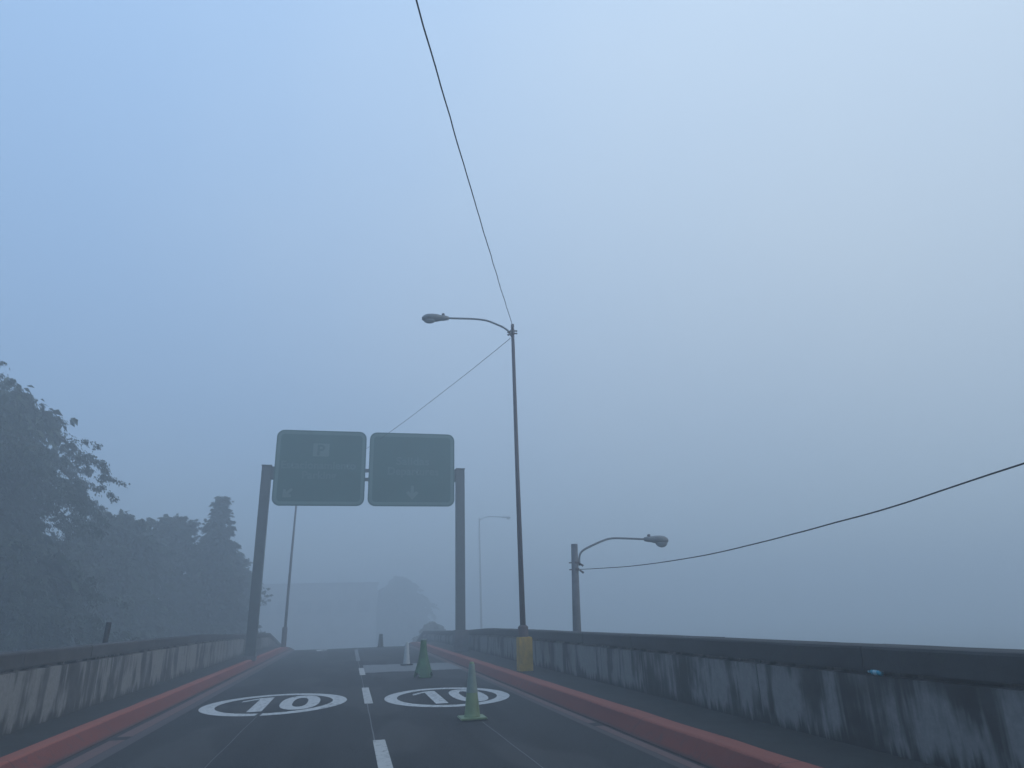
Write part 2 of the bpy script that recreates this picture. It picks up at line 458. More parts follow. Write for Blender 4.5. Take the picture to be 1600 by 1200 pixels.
def text_mesh(s, size, bold=0.0, squeeze=1.0, shear=0.0):
    cu = bpy.data.curves.new('t', 'FONT'); cu.body = s; cu.size = size
    cu.align_x = 'CENTER'; cu.offset = bold; cu.resolution_u = 6; cu.space_character = 1.03
    ob = bpy.data.objects.new('t', cu); COL.objects.link(ob)
    dg = bpy.context.evaluated_depsgraph_get(); dg.update()
    me = bpy.data.meshes.new_from_object(ob.evaluated_get(dg))
    bpy.data.objects.remove(ob); bpy.data.curves.remove(cu)
    for vv in me.vertices: vv.co.x *= squeeze
    return me

def roundel(cx, cy, rx, ry, cut=None):
    bm = bmesh.new()
    n = 96
    def ring(k):
        return [bm.verts.new((cx + rx * k[0] * math.cos(2 * math.pi * i / n), cy + ry * k[1] * math.sin(2 * math.pi * i / n), 0.004)) for i in range(n)]
    a = ring((1, 1)); b = ring((0.80, 0.83))
    for i in range(n):
        ang = i / n * 360
        if cut and cut[0] < ang < cut[1]: continue
        bm.faces.new((a[i], a[(i + 1) % n], b[(i + 1) % n], b[i]))
    o = link('speed_roundel', bm, M_WHITE, road)
    # the digits 1 and 0, painted long so that they read from a low eye
    bm = bmesh.new()
    def poly(pts):
        bm.faces.new([bm.verts.new((cx + (px - 0.05) * rx, cy + py * ry, 0.0045)) for px, py in pts])
    # '1' : flag and stem
    poly([(-0.235, -0.66), (-0.045, -0.66), (-0.045, 0.66), (-0.13, 0.66), (-0.235, 0.52)])
    poly([(-0.235, 0.52), (-0.13, 0.66), (-0.235, 0.64), (-0.46, 0.40), (-0.46, 0.27)])
    link('digit_one', bm, M_WHITE, o)
    bm = bmesh.new()
    m_ = 40
    c0 = (0.345, 0.0)
    def sup(k, rxx, ryy):
        t = 2 * math.pi * k / m_; c, s_ = math.cos(t), math.sin(t)
        e = 0.85
        return (c0[0] + rxx * math.copysign(abs(c) ** e, c), c0[1] + ryy * math.copysign(abs(s_) ** e, s_))
    A = [sup(k, 0.275, 0.67) for k in range(m_)]; B = [sup(k, 0.105, 0.43) for k in range(m_)]
    av = [bm.verts.new((cx + p[0] * rx, cy + p[1] * ry, 0.0045)) for p in A]
    bv = [bm.verts.new((cx + p[0] * rx, cy + p[1] * ry, 0.0045)) for p in B]
    for k in range(m_): bm.faces.new((av[k], av[(k + 1) % m_], bv[(k + 1) % m_], bv[k]))
    link('digit_zero', bm, M_WHITE, o)
roundel(-1.322, 15.05, 1.345, 1.78, (262, 266))
roundel(1.955, 14.65, 1.22, 1.72)

# ------------------------------------------------------------------ parapet walls
def parapet(side, L, label, wmat, cmat, cop_z, top_z, seed):
    """side -1 left / +1 right; L inner face distance; cop_z, top_z functions of y"""
    rg = random.Random(seed)
    root = empty('parapet_wall', (side * L, 20, 0.1), label, 'wall')
    X = lambda d: side * (L + d)
    ys = [-9 + i * 0.5 for i in range(140)]
    # body
    v, f = [], []
    prof = lambda y: [(0.015, -0.1 + zr(y)), (0.0, 0.30 + zr(y)), (0.0, cop_z(y) - 0.05), (0.03, cop_z(y) - 0.045), (0.07, cop_z(y) - 0.04), (0.07, cop_z(y) + 0.02), (0.24, cop_z(y) + 0.02), (0.24, -0.4 + zr(y))]
    n = len(prof(0))
    for y in ys:
        for d, z in prof(y):
            w = 0.006 * mnoise.noise(Vector((y * 1.3, z * 1.7, seed)))
            v.append((X(d + w), y, z))
    for j in range(len(ys) - 1):
        for i in range(n):
            a = j * n + i; b = j * n + (i + 1) % n
            f.append((a, b, b + n, a + n))
    f.append(tuple(range(n))); f.append(tuple(range((len(ys) - 1) * n, len(ys) * n)))
    o = raw('wall_body', v, f, wmat, root)
    bm = bmesh.new(); bm.from_mesh(o.data); bmesh.ops.recalc_face_normals(bm, faces=bm.faces[:]); bm.to_mesh(o.data); bm.free()
    # coping of separate slabs with open joints
    bm = bmesh.new()
    y = -9.0
    while y < 59:
        ln = rg.uniform(2.6, 3.4); y1 = y + ln - 0.012
        dx = rg.uniform(-0.004, 0.004); dz = rg.uniform(-0.003, 0.003)
        rows = []
        k = 6
        for q in range(k + 1):
            yy = y + (y1 - y) * q / k
            zc, zt = cop_z(yy) + dz, top_z(yy) + dz
            pf = [(-0.012, zc), (-0.012, zt - 0.03), (0.0, zt - 0.008), (0.03, zt), (0.25, zt + 0.005), (0.275, zt - 0.02), (0.275, zc)]
            row = []
            for d, z in pf:
                w = 0.005 * mnoise.noise(Vector((yy * 3.1, z * 5 + d * 9, seed + 3)))
                row.append(bm.verts.new((X(d + dx + w), yy, z + w)))
            rows.append(row)
        for a, b in zip(rows, rows[1:]):
            for i in range(len(a)):
                bm.faces.new((a[i], a[(i + 1) % len(a)], b[(i + 1) % len(a)], b[i]))
        bm.faces.new(rows[0]); bm.faces.new(rows[-1][::-1])
        y += ln
    link('coping', bm, cmat, root)
    return root
def lerp(y, pts):
    if y <= pts[0][0]: return pts[0][1]
    for (a, za), (b, zb) in zip(pts, pts[1:]):
        if y <= b:
            t = (y - a) / (b - a); return za + (zb - za) * t
    return pts[-1][1]
parapet(-1, 4.35, 'low concrete wall beside the left kerb, pale grey with dark rain streaks', M_WALL_L, M_COP_L,
        lambda y: lerp(y, [(0, 1.01), (24, 0.99), (30, 0.93), (43, 0.72), (60, 0.72 + zr(60))]),
        lambda y: lerp(y, [(0, 1.235), (16, 1.20), (24, 1.19), (30, 1.085), (43, 0.90), (60, 0.90 + zr(60))]), 3)
parapet(1, 4.90, 'low mossy concrete wall beside the right kerb, almost black with grey patches', M_WALL_R, M_COP_R,
        lambda y: lerp(y, [(0, 0.91), (24, 0.86), (32, 0.70), (49, 0.42), (60, 0.42 + zr(60))]),
        lambda y: lerp(y, [(0, 1.135), (20, 1.08), (26, 1.05), (32, 0.89), (49, 0.63), (60, 0.63 + zr(60))]), 5)

# ------------------------------------------------------------------ sign gantry and its two signs
GY = 28.5
g = empty('sign_gantry', (0.4, GY, 0.16), 'grey steel portal frame spanning the road and carrying the green signs', 'gantry')
for x, ped in ((-3.53, False), (4.345, True)):
    bm = bmesh.new()
    box(bm, x - 0.18, x + 0.18, GY - 0.18, GY + 0.18, 0.16, 7.46, 0.025)
    p = link('post', bm, M_STEEL, g)
    bm = bmesh.new()
    box(bm, x - 0.2, x + 0.2, GY - 0.2, GY + 0.2, 7.461, 7.50, 0.008)
    link('post_cap', bm, M_STEEL, p)
    bm = bmesh.new()
    if ped: box(bm, x - 0.27, x + 0.29, GY - 0.3, GY + 0.3, 0.15, 0.98, 0.03)
    else: box(bm, x - 0.21, x + 0.21, GY - 0.22, GY + 0.22, 0.15, 0.32, 0.02)
    link('base_block', bm, M_CONC, p)
    bm = bmesh.new()
    s = 1 if x < 0 else -1
    box(bm, min(x + s * 0.181, x + s * 0.33), max(x + s * 0.181, x + s * 0.33), GY - 0.1, GY + 0.1, 6.94, 7.45, 0.01)
    link('beam_bracket', bm, M_STEEL, p)
for z in (7.36, 6.99):
    bm = bmesh.new()
    box(bm, -3.19, 4.01, GY - 0.07, GY + 0.07, z - 0.065, z + 0.065, 0.01)
    link('beam', bm, M_STEEL, g)

def rrect(x0, x1, z0, z1, r, n=8):
    pts = []
    for cx, cz, a0 in ((x1 - r, z1 - r, 0), (x0 + r, z1 - r, 90), (x0 + r, z0 + r, 180), (x1 - r, z0 + r, 270)):
        for k in range(n + 1):
            a = R(a0 + 90 * k / n); pts.append((cx + r * math.cos(a), cz + r * math.sin(a)))
    return pts
SY = GY - 0.20
def sign(x0, x1, label, lines, arrow, symbol=None):
    z0, z1 = 5.86, 8.97
    root = empty('road_sign', ((x0 + x1) / 2, SY, 5.86), label, 'road sign', 'green signs on the gantry')
    bm = bmesh.new()
    P = rrect(x0, x1, z0, z1, 0.30)
    a = [bm.verts.new((x, SY, z)) for x, z in P]; b = [bm.verts.new((x, SY + 0.05, z)) for x, z in P]
    bm.faces.new(a); bm.faces.new(b[::-1])
    for i in range(len(a)): bm.faces.new((a[i], a[(i + 1) % len(a)], b[(i + 1) % len(a)], b[i]))
    link('sign_panel', bm, M_SIGN, root)
    bm = bmesh.new()
    A = rrect(x0 + 0.055, x1 - 0.055, z0 + 0.055, z1 - 0.055, 0.255); B = rrect(x0 + 0.17, x1 - 0.17, z0 + 0.17, z1 - 0.17, 0.15)
    av = [bm.verts.new((x, SY - 0.004, z)) for x, z in A]; bv = [bm.verts.new((x, SY - 0.004, z)) for x, z in B]
    for i in range(len(av)): bm.faces.new((av[i], av[(i + 1) % len(av)], bv[(i + 1) % len(av)], bv[i]))
    link('border', bm, M_SIGNB, root)
    for xx in (x0 + 0.7, x1 - 0.7):
        bm = bmesh.new()
        box(bm, xx - 0.05, xx + 0.05, SY + 0.051, SY + 0.125, z0 + 0.3, z1 - 0.3)
        link('back_rail', bm, M_STEEL, root)
    for s, xa, xb, zb, cap in lines:
        me = text_mesh(s, cap / 0.70, 0.012)
        xs = [v.co.x for v in me.vertices]; w = max(xs) - min(xs); k = (xb - xa) / w
        for v in me.vertices:
            v.co = Vector(((xa + xb) / 2 + (v.co.x - (max(xs) + min(xs)) / 2) * k, SY - 0.004, zb + v.co.y))
        me.name = 'lettering'; me.materials.clear(); me.materials.append(M_LETTER)
        o = bpy.data.objects.new('lettering', me); COL.objects.link(o); o.parent = root; o.matrix_parent_inverse = root.matrix_basis.inverted()
    # arrow
    ax, az, size, ang = arrow
    bm = bmesh.new()
    pts = [(-0.11, 0.5), (0.11, 0.5), (0.11, -0.02), (0.26, 0.12), (0.46, -0.0), (0.0, -0.5), (-0.46, -0.0), (-0.26, 0.12), (-0.11, -0.02)]
    ca, sa = math.cos(R(ang)), math.sin(R(ang))
    bm.faces.new([bm.verts.new((ax + size * (px * ca - pz * sa), SY - 0.004, az + size * (px * sa + pz * ca))) for px, pz in pts])
    link('arrow', bm, M_ARROW, root)
    if symbol:
        sx0, sx1, sz0, sz1 = symbol
        bm = bmesh.new()
        bm.faces.new([bm.verts.new((x, SY - 0.004, z)) for x, z in ((sx0, sz0), (sx1, sz0), (sx1, sz1), (sx0, sz1))])
        sq = link('parking_symbol', bm, M_ARROW, root)
        me = text_mesh('P', 0.62, 0.016)
        xs = [v.co.x for v in me.vertices]
        for v in me.vertices: v.co = Vector(((sx0 + sx1) / 2 + v.co.x - (max(xs) + min(xs)) / 2, SY - 0.007, (sz0 + sz1) / 2 - 0.215 + v.co.y))
        me.name = 'letter'; me.materials.clear(); me.materials.append(M_SIGN)
        o = bpy.data.objects.new('letter', me); COL.objects.link(o); o.parent = sq
    return root
sign(-3.23, 0.365, 'green sign with a square parking symbol, Estacionamiento Parking and a slanting arrow',
     [('Estacionamiento', -2.98, -0.03, 7.37, 0.30), ('Parking', -2.14, -0.79, 6.96, 0.30)],
     (-2.66, 6.36, 0.50, -45), (-1.77, -1.13, 7.88, 8.42))
sign(0.50, 4.08, 'green sign with a straight down arrow, reading Salidas Departures',
     [('Salidas', 1.62, 3.00, 7.60, 0.32), ('Departures', 1.28, 3.40, 7.17, 0.32)],
     (2.31, 6.42, 0.58, 0))

# ------------------------------------------------------------------ street lamps
def lamp_head(root, p0, p1, hmat, bowl_drop):
    """cobra-head luminaire from the arm end p0 to its nose p1"""
    p0, p1 = Vector(p0), Vector(p1)
    d = p1 - p0
    prof = [(0.0, 0.055, 0.055), (0.14, 0.075, 0.075), (0.30, 0.095, 0.085), (0.45, 0.145, 0.105), (0.62, 0.165, 0.115), (0.80, 0.16, 0.115), (0.92, 0.11, 0.085), (0.985, 0.05, 0.045), (1.0, 0.012, 0.012)]
    bm = bmesh.new()
    tube(bm, [p0 + d * t + Vector((0, 0, -0.0 + 0.015 * math.sin(t * 3.1))) for t, _, _ in prof], [1] * len(prof), 20, True, [(h, w) for t, w, h in prof])
    h = link('lamp_head', bm, hmat, root, True)
    bm = bmesh.new()
    c = p0 + d * 0.70
    u = d.normalized()
    bmesh.ops.create_uvsphere(bm, u_segments=20, v_segments=12, radius=1.0)
    for v in bm.verts:
        q = v.co.copy()
        v.co = c + u * q.x * 0.18 + Vector((0, 1, 0)) * q.y * 0.13 + Vector((0, 0, -0.045 + q.z * bowl_drop))
    link('lamp_bowl', bm, M_BOWL, h, True)
    bm = bmesh.new()
    b0 = p0 + d * 0.20
    lathe(bm, [(0.045, b0.z + 0.07), (0.045, b0.z + 0.13), (0.035, b0.z + 0.145)], 14, (b0.x, b0.y))
    link('photocell', bm, M_POLE, h)
    return h

def street_lamp(base, label, poly, arm, head, pmat, bowl=0.16, arm_r=0.028, group='street lamps', sleeve=None, clamp_z=None):
    root = empty('street_lamp', base, label, 'street lamp', group)
    bm = bmesh.new(); tube(bm, [p for p, r in poly], [r for p, r in poly], 16)
    pole = link('pole', bm, pmat, root, False)
    for p_ in pole.data.polygons: p_.use_smooth = len(p_.vertices) == 4
    bm = bmesh.new(); tube(bm, smooth_path(arm, 6), arm_r, 10)
    link('arm', bm, M_HEAD, root, True)
    lamp_head(root, head[0], head[1], M_HEAD, bowl)
    if sleeve:
        bm = bmesh.new(); lathe(bm, sleeve, 18, (base[0], base[1]))
        link('pole_sleeve', bm, M_POLE, root)
    if clamp_z:
        x, y = poly[-1][0][0], poly[-1][0][1]
        r = poly[-1][1]
        s = 1 if arm[-1][0] > arm[0][0] else -1
        bm = bmesh.new()
        for z in clamp_z:
            lathe(bm, [(r + 0.012, z - 0.03), (r + 0.012, z + 0.03)], 16, (x, y))
            box(bm, x - s * (r + 0.09) if s < 0 else x - (r + 0.09), x - s * r if s < 0 else x - r, y - 0.02, y + 0.02, z - 0.015, z + 0.015)
            tube(bm, [(x + s * (r + 0.01), y - 0.05, z - 0.02), (x + s * (r + 0.11), y - 0.05, z - 0.09)], [0.022, 0.03], 8)
        link('clamp', bm, M_POLE, root)
    return root

LX, LY = 4.27, 17.58
street_lamp((LX, LY, 0.16), 'tall dark street lamp rising from the yellow block beside the right wall',
            [((LX, LY, 1.0), 0.075), ((LX - 0.02, LY, 5.0), 0.058), ((LX - 0.03, LY, 9.50), 0.046)],
            [(LX - 0.06, LY, 9.12), (LX - 0.14, LY, 9.26), (LX - 0.30, LY, 9.385), (LX - 0.55, LY, 9.49), (LX - 0.78, LY, 9.565), (LX - 1.05, LY, 9.592), (LX - 1.35, LY, 9.588), (LX - 1.9, LY, 9.565)],
            ((LX - 1.90, LY, 9.562), (LX - 2.66, LY, 9.50)), M_POLE, 0.10,
            sleeve=[(0.13, 0.9), (0.13, 1.20), (0.085, 1.24)], clamp_z=(9.22, 9.30))
bm = bmesh.new(); box(bm, 4.115, 4.46, 17.4, 17.75, 0.15, 0.965, 0.02)
for v in bm.verts:
    v.co += 0.008 * Vector((mnoise.noise(v.co * 5), mnoise.noise(v.co * 5 + Vector((9, 0, 0))), 0))
tag(link('lamp_plinth', bm, M_YEL), 'yellow painted concrete block at the foot of the tall lamp', 'plinth')

LX2, LY2 = -3.58, 43.0
street_lamp((LX2, LY2, 0.1), 'thin street lamp beyond the gantry, its top hidden behind the left sign',
            [((LX2, LY2, 0.05), 0.085), ((LX2 + 0.06, LY2, 5.0), 0.07), ((LX2 + 0.14, LY2, 9.3), 0.05)],
            [(LX2 + 0.2, LY2, 8.95), (LX2 + 0.27, LY2, 9.05), (LX2 + 0.95, LY2, 9.3), (LX2 + 1.9, LY2, 9.3)],
            ((LX2 + 1.9, LY2, 9.3), (LX2 + 2.6, LY2, 9.25)), M_POLE, 0.14,
            sleeve=[(0.14, 0.04), (0.14, 1.15), (0.10, 1.2)])

street_lamp((5.80, 18.0, -5), 'shorter street lamp on a thick concrete pole outside the right wall, arm pointing right',
            [((5.78, 18.0, -5.1), 0.135), ((5.822, 18.0, 1.0), 0.112), ((5.885, 18.0, 3.27), 0.088)],
            [(6.0, 18.0, 2.70), (6.005, 18.0, 2.90), (6.06, 18.0, 3.04), (6.19, 18.0, 3.14), (6.5, 18.0, 3.275), (6.80, 18.0, 3.385), (7.0, 18.0, 3.422), (7.3, 18.0, 3.42), (7.97, 18.0, 3.392)],
            ((7.95, 18.0, 3.392), (8.66, 18.0, 3.345)), M_CONC, 0.15, arm_r=0.028, clamp_z=(2.78, 2.60))

street_lamp((14.1, 78.0, -5), 'faintest street lamp, almost lost in the fog behind the gantry',
            [((14.3, 78.0, -5.1), 0.14), ((14.2, 78.0, 2.0), 0.115), ((14.12, 78.0, 12.25), 0.08)],
            [(14.22, 78.0, 11.8), (14.3, 78.0, 12.05), (15.2, 78.0, 12.35), (16.8, 78.0, 12.32)],
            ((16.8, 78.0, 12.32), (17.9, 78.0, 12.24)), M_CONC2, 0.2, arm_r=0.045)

# ------------------------------------------------------------------ cables
def cable(pts, r, label, n=10, wob=0.0):
    P = smooth_path(pts, n)
    if wob:
        P = [p + Vector((wob * mnoise.noise(p * 1.9), 0, wob * mnoise.noise(p * 1.9 + Vector((5, 0, 0))))) for p in P]
    bm = bmesh.new(); tube(bm, P, r, 6)
    return tag(link('overhead_cable', bm, M_WIRE, None, True), label, 'cable', 'cables strung between the lamps')
cable([(4.24, 17.55, 9.44), (3.05, 13.6, 8.51), (2.46, 11.65, 8.09), (1.41, 8.2, 7.39), (0.325, 4.6, 6.67), (-1.0, 0.2, 5.85), (-3.5, -8.0, 4.6)], 0.0085, 'dark cable climbing overhead from the top of the tall lamp', 12, 0.008)
cable([(4.16, 17.55, 9.06), (4.059, 17.70, 8.985), (3.43, 19.81, 8.88), (2.854, 21.76, 8.815), (2.235, 23.85, 8.75), (1.247, 27.18, 8.69), (-1.0, 34.8, 8.70), (-3.44, 43.0, 8.95)], 0.008, 'thin cable sloping from the tall lamp down behind the right sign', 10, 0.004)
cable([(5.99, 18.0, 2.60), (5.99, 15.9, 2.50), (5.99, 13.9, 2.42), (5.99, 11.1, 2.385), (5.99, 9.13, 2.43), (5.99, 7.67, 2.49), (5.99, 6.55, 2.545), (5.99, 4.93, 2.68), (5.95, 0.0, 3.0), (5.9, -8.0, 3.2)], 0.009, 'sagging cable from the short concrete lamp out past the right wall', 8, 0.003)

# ------------------------------------------------------------------ traffic cones
def cone_root(x, y, label):
    return empty('traffic_cone', (x, y, zr(y)), label, 'traffic cone', 'traffic cones in the right lane')
def plain_cone(x, y, label, h, r0, r1, base, body_m, base_m, collar=None, tilt=0):
    z = zr(y)
    root = cone_root(x, y, label)
    bm = bmesh.new()
    box(bm, x - base / 2, x + base / 2, y - base / 2, y + base / 2, z + 0.004, z + 0.032, 0.012)
    for v in bm.verts:   # the rubber foot curls up at its corners
        d = max(abs(v.co.x - x), abs(v.co.y - y)) / (base / 2)
        k = abs(v.co.x - x) * abs(v.co.y - y) / (base / 2) ** 2
        v.co.z += 0.018 * max(0, k - 0.3)
    link('base', bm, base_m, root)
    bm = bmesh.new()
    lathe(bm, [(r0 * 1.12, z + 0.032), (r0 * 1.02, z + 0.06), (r0, z + 0.09), (r1 + (r0 - r1) * 0.5, z + 0.09 + (h - 0.09) * 0.5), (r1 * 1.05, z + h - 0.02), (r1 * 0.9, z + h), (r1 * 0.55, z + h + 0.003)], 28, (x, y))
    link('body', bm, body_m, root, True)
    if collar:
        bm = bmesh.new()
        rr = lambda t: r1 + (r0 - r1) * (1 - t) + 0.004
        a, b = collar
        za, zb = 0.09 + (h - 0.09) * a, 0.09 + (h - 0.09) * b
        n = 28; rings = []
        for t, zz in ((a, za), ((a + b) / 2, (za + zb) / 2), (b, zb)):
            rings.append([bm.verts.new((x + rr(t) * math.cos(2 * math.pi * k / n), y + rr(t) * math.sin(2 * math.pi * k / n), z + zz)) for k in range(n)])
        for p, q in zip(rings, rings[1:]):
            for k in range(n): bm.faces.new((p[k], p[(k + 1) % n], q[(k + 1) % n], q[k]))
        link('reflective_sleeve', bm, M_COLLAR, root, True)
    return root
plain_cone(1.90, 11.3, 'nearest traffic cone, lime green with a grey white upper sleeve', 0.815, 0.118, 0.036, 0.41, M_CONE, M_CONE, (0.40, 0.97))

# second cone: wide dark green skirted cone, ragged at the hem
root = cone_root(1.95, 19.3, 'dark green cone with a wide ragged skirt, second nearest')
bm = bmesh.new()
n = 32
rows = []
cx, cy = 1.95, 19.3
for t in (0, 0.04, 0.18, 0.40, 0.62, 0.80, 0.96, 1.0):
    z = 0.02 + 0.90 * t
    r = lerp(t, [(0, 0.235), (0.18, 0.205), (0.5, 0.125), (0.75, 0.088), (0.96, 0.08), (1, 0.075)])
    row = []
    for k in range(n):
        a = 2 * math.pi * k / n
        fold = 1 + 0.10 * (1 - t) * math.sin(5 * a + 1.0) + 0.05 * (1 - t) * mnoise.noise(Vector((math.cos(a) * 2, math.sin(a) * 2, t)))
        hem = 0.13 * max(0, math.sin(3 * a + 2.6)) if t == 0 else 0
        row.append(bm.verts.new((cx + r * fold * math.cos(a), cy + r * fold * math.sin(a), z + min(hem, 0.15) * (1 if t == 0 else 0) + (0.1 * max(0, math.sin(3 * a + 2.6)) if t == 0.04 else 0))))
    rows.append(row)
for a, b in zip(rows, rows[1:]):
    for k in range(n): bm.faces.new((a[k], a[(k + 1) % n], b[(k + 1) % n], b[k]))
bm.faces.new(rows[-1])
link('skirt', bm, M_CONED, root, True)
bm = bmesh.new(); box(bm, cx - 0.12, cx + 0.20, cy - 0.2, cy + 0.16, 0.004, 0.05, 0.012); link('base', bm, M_CONED, root)
bm = bmesh.new(); lathe(bm, [(0.085, 0.921), (0.09, 0.945), (0.075, 0.952)], 20, (cx, cy)); link('cap', bm, M_COLLAR, root)

plain_cone(1.93, 24.6, 'pale grey cone standing beyond the dark green one', 0.72, 0.11, 0.05, 0.42, M_CONEPALE, M_CONEBLK)
plain_cone(1.76, 41.0, 'small dark cone far off at the road crest', 0.70, 0.15, 0.10, 0.40, M_CONEBLK, M_CONEBLK)

# ------------------------------------------------------------------ small things on the walls
bm = bmesh.new()
tube(bm, [(-4.68, 15.65, 0.2), (-4.675, 15.65, 1.0), (-4.65, 15.65, 1.585)], 0.05, 12)
tag(link('pipe_stub', bm, M_WIRE), 'short dark pipe standing up behind the left wall', 'pipe')
br = empty('plastic_bottle', (4.905, 6.02, 0.87), 'small teal plastic bottle wedged under the coping of the right wall', 'bottle')
bm = bmesh.new()
tube(bm, [(4.90, 5.95, 0.882), (4.90, 5.965, 0.882), (4.90, 6.07, 0.884), (4.90, 6.09, 0.884), (4.90, 6.105, 0.884)], [0.02, 0.026, 0.026, 0.018, 0.011], 14)
link('bottle_body', bm, M_TEAL, br, True)
bm = bmesh.new(); tube(bm, [(4.90, 6.1055, 0.884), (4.90, 6.125, 0.884)], 0.013, 12); link('cap', bm, M_TEALCAP, br)
bm = bmesh.new(); tube(bm, [(4.90, 5.99, 0.883), (4.90, 6.04, 0.883)], 0.0275, 14, False); link('wrapper', bm, M_TEALCAP, br, True)

# ------------------------------------------------------------------ trees
def sprays(V, F, c, axis, n, spread, size, rg, droop=0.3):
    """leaf-sized faces scattered round c, hanging outward along axis"""
    for _ in range(n):
        g3 = lambda: clamp(rg.gauss(0, 1), -1.8, 1.8) * spread
        p = c + Vector((g3(), g3(), g3() * 0.75))
        d = (axis + Vector((rg.uniform(-1, 1), rg.uniform(-1, 1), rg.uniform(-0.8, 0.8) - droop)) * 0.9).normalized()
        s = size * rg.uniform(0.6, 1.4)
        u = d.cross(Vector((rg.uniform(-1, 1), rg.uniform(-1, 1), rg.uniform(-1, 1)))).normalized() * s * 0.30
        b = len(V)
        tip = p + d * s + Vector((0, 0, -s * 0.25))
        V += [p - d * s * 0.2, p + d * s * 0.35 + u, tip, p + d * s * 0.35 - u]
        F.append((b, b + 1, b + 2, b + 3))

def tree(name, label, base, top, rad, shape, nb, leaf, per, mat, seed, droop=0.35, upturn=0.25, limb_from=0.12, lean=(0, 0), group='trees along the left side'):
    """trunk with limbs from bottom to top; shape(t) gives the crown radius factor"""
    rg = random.Random(seed)
    root = empty(name, base, label, 'tree', group)
    bx, by, bz = base
    H = top - bz
    axis_pt = lambda t: Vector((bx + lean[0] * t * t + 0.12 * mnoise.noise(Vector((t * 3, seed, 0))), by + lean[1] * t * t + 0.12 * mnoise.noise(Vector((t * 3, seed, 5))), bz + H * t))
    bm = bmesh.new()
    tube(bm, [axis_pt(i / 10) for i in range(11)], [max(0.02, (0.045 + 0.010 * H) * 1.6 * (1 - i / 10.3)) for i in range(11)], 10)
    V, F = [], []
    for i in range(nb):
        t = limb_from + (1 - limb_from) * (i + rg.random()) / nb
        a = i * 2.399963 + rg.uniform(-0.4, 0.4)
        L = rad * shape(t) * rg.uniform(0.62, 1.18)
        if L < 0.15: L = 0.15
        out = Vector((math.cos(a), math.sin(a), 0))
        p0 = axis_pt(t)
        pts = []
        m_ = 7
        for k in range(m_ + 1):
            q = k / m_
            zz = L * (upturn * math.sin(q * math.pi * 0.75) - droop * q * q * 1.0)
            pts.append(p0 + out * L * q + Vector((0, 0, zz)) + Vector((mnoise.noise(Vector((q * 3, i, 1))), mnoise.noise(Vector((q * 3, i, 2))), 0)) * 0.12 * L * q)
        if i % 2 == 0 or L > 1.2:
            tube(bm, pts[:-1], [max(0.008, 0.02 * L * (1 - 0.85 * k / m_)) for k in range(m_)], 5)
        d0 = (pts[-1] - pts[0]).normalized()
        def along(Q, cnt, spread):
            for _ in range(cnt):
                q = rg.random() ** 0.7
                idx = min(len(Q) - 2, int(q * (len(Q) - 1))); fr = q * (len(Q) - 1) - idx
                cc = Q[idx].lerp(Q[idx + 1], min(1, fr))
                inner = math.hypot(cc.x - p0.x, cc.y - p0.y) < 0.76 * L
                sprays(V, F, cc, (Q[idx + 1] - Q[idx]).normalized(), 8 if inner else 20, spread * (1.3 if inner else 0.8), leaf * 1.8 if inner else leaf * 0.5, rg, droop)
        along(pts, max(3, int(per * (0.25 + 0.35 * L))), 0.05 + 0.035 * L)
        for j in range(int(1.5 + 2.4 * L)):
            q = rg.uniform(0.25, 1.0)
            c = pts[0].lerp(pts[-1], q); idx = min(m_ - 1, int(q * m_)); c = pts[idx].lerp(pts[idx + 1], q * m_ - idx)
            ang = rg.uniform(-1.3, 1.3)
            dd = Vector((out.x * math.cos(ang) - out.y * math.sin(ang), out.x * math.sin(ang) + out.y * math.cos(ang), rg.uniform(-0.1, 0.5))).normalized()
            tl = rg.uniform(0.35, 0.8) * (0.5 + 0.16 * L)
            Q = [c + dd * tl * u + Vector((0, 0, -tl * droop * 1.3 * u * u)) for u in (0, 0.35, 0.7, 1.0)]
            along(Q, max(2, int(per * 0.45 * tl + 1)), 0.035 + 0.05 * tl)
    link('trunk', bm, M_BARK, root)
    raw('crown', V, F, mat, root)
    return root

cone_shape = lambda t: min(1.0, (1 - t) * 1.25 + 0.05) * (1.0 if t > 0.2 else 0.7 + 1.5 * t)
def dome(t):
    return math.sqrt(max(0.02, 1 - (max(0, t - 0.35) / 0.66) ** 2)) * (0.7 + 0.3 * min(1, t / 0.35))
def spire(t):
    return lerp(t, [(0, 0.7), (0.25, 1.0), (0.55, 0.8), (0.75, 0.42), (0.88, 0.24), (1.0, 0.10)])
def big(t):
    return lerp(t, [(0, 0.75), (0.3, 1.0), (0.54, 1.0), (0.64, 0.92), (0.75, 0.78), (0.86, 0.50), (1.0, 0.10)])

tree('cypress_tree', 'tallest tree, its dark drooping branches filling the left edge', (-21.1, 33.0, -5), 15.3, 10.0, big, 400, 0.19, 15, M_LEAF, 21, droop=0.40, upturn=0.38)
tree('cypress_tree', 'dark bushy tree low at the left edge just above the wall', (-12.6, 16.5, -5), 3.9, 4.6, dome, 150, 0.15, 14, M_LEAF, 31, droop=0.35)
tree('leafy_tree', 'broad bushy tree in front of the gap between the tallest and the round topped one', (-13.6, 30.0, -5), 4.4, 4.7, dome, 150, 0.17, 13, M_LEAF, 37, droop=0.25, upturn=0.4)
tree('leafy_tree', 'round topped tree right beside the tallest one', (-13.7, 44.0, -5), 7.4, 4.1, dome, 160, 0.17, 14, M_LEAF2, 41, droop=0.2, upturn=0.4)
tree('leafy_tree', 'ragged twiggy tree between the round topped one and the pointed one', (-11.9, 50.0, -5), 8.0, 3.4, lambda t: lerp(t, [(0, .9), (.5, 1), (.7, .9), (.85, .6), (1, .15)]), 130, 0.16, 10, M_LEAF2, 57, droop=0.0, upturn=0.75)
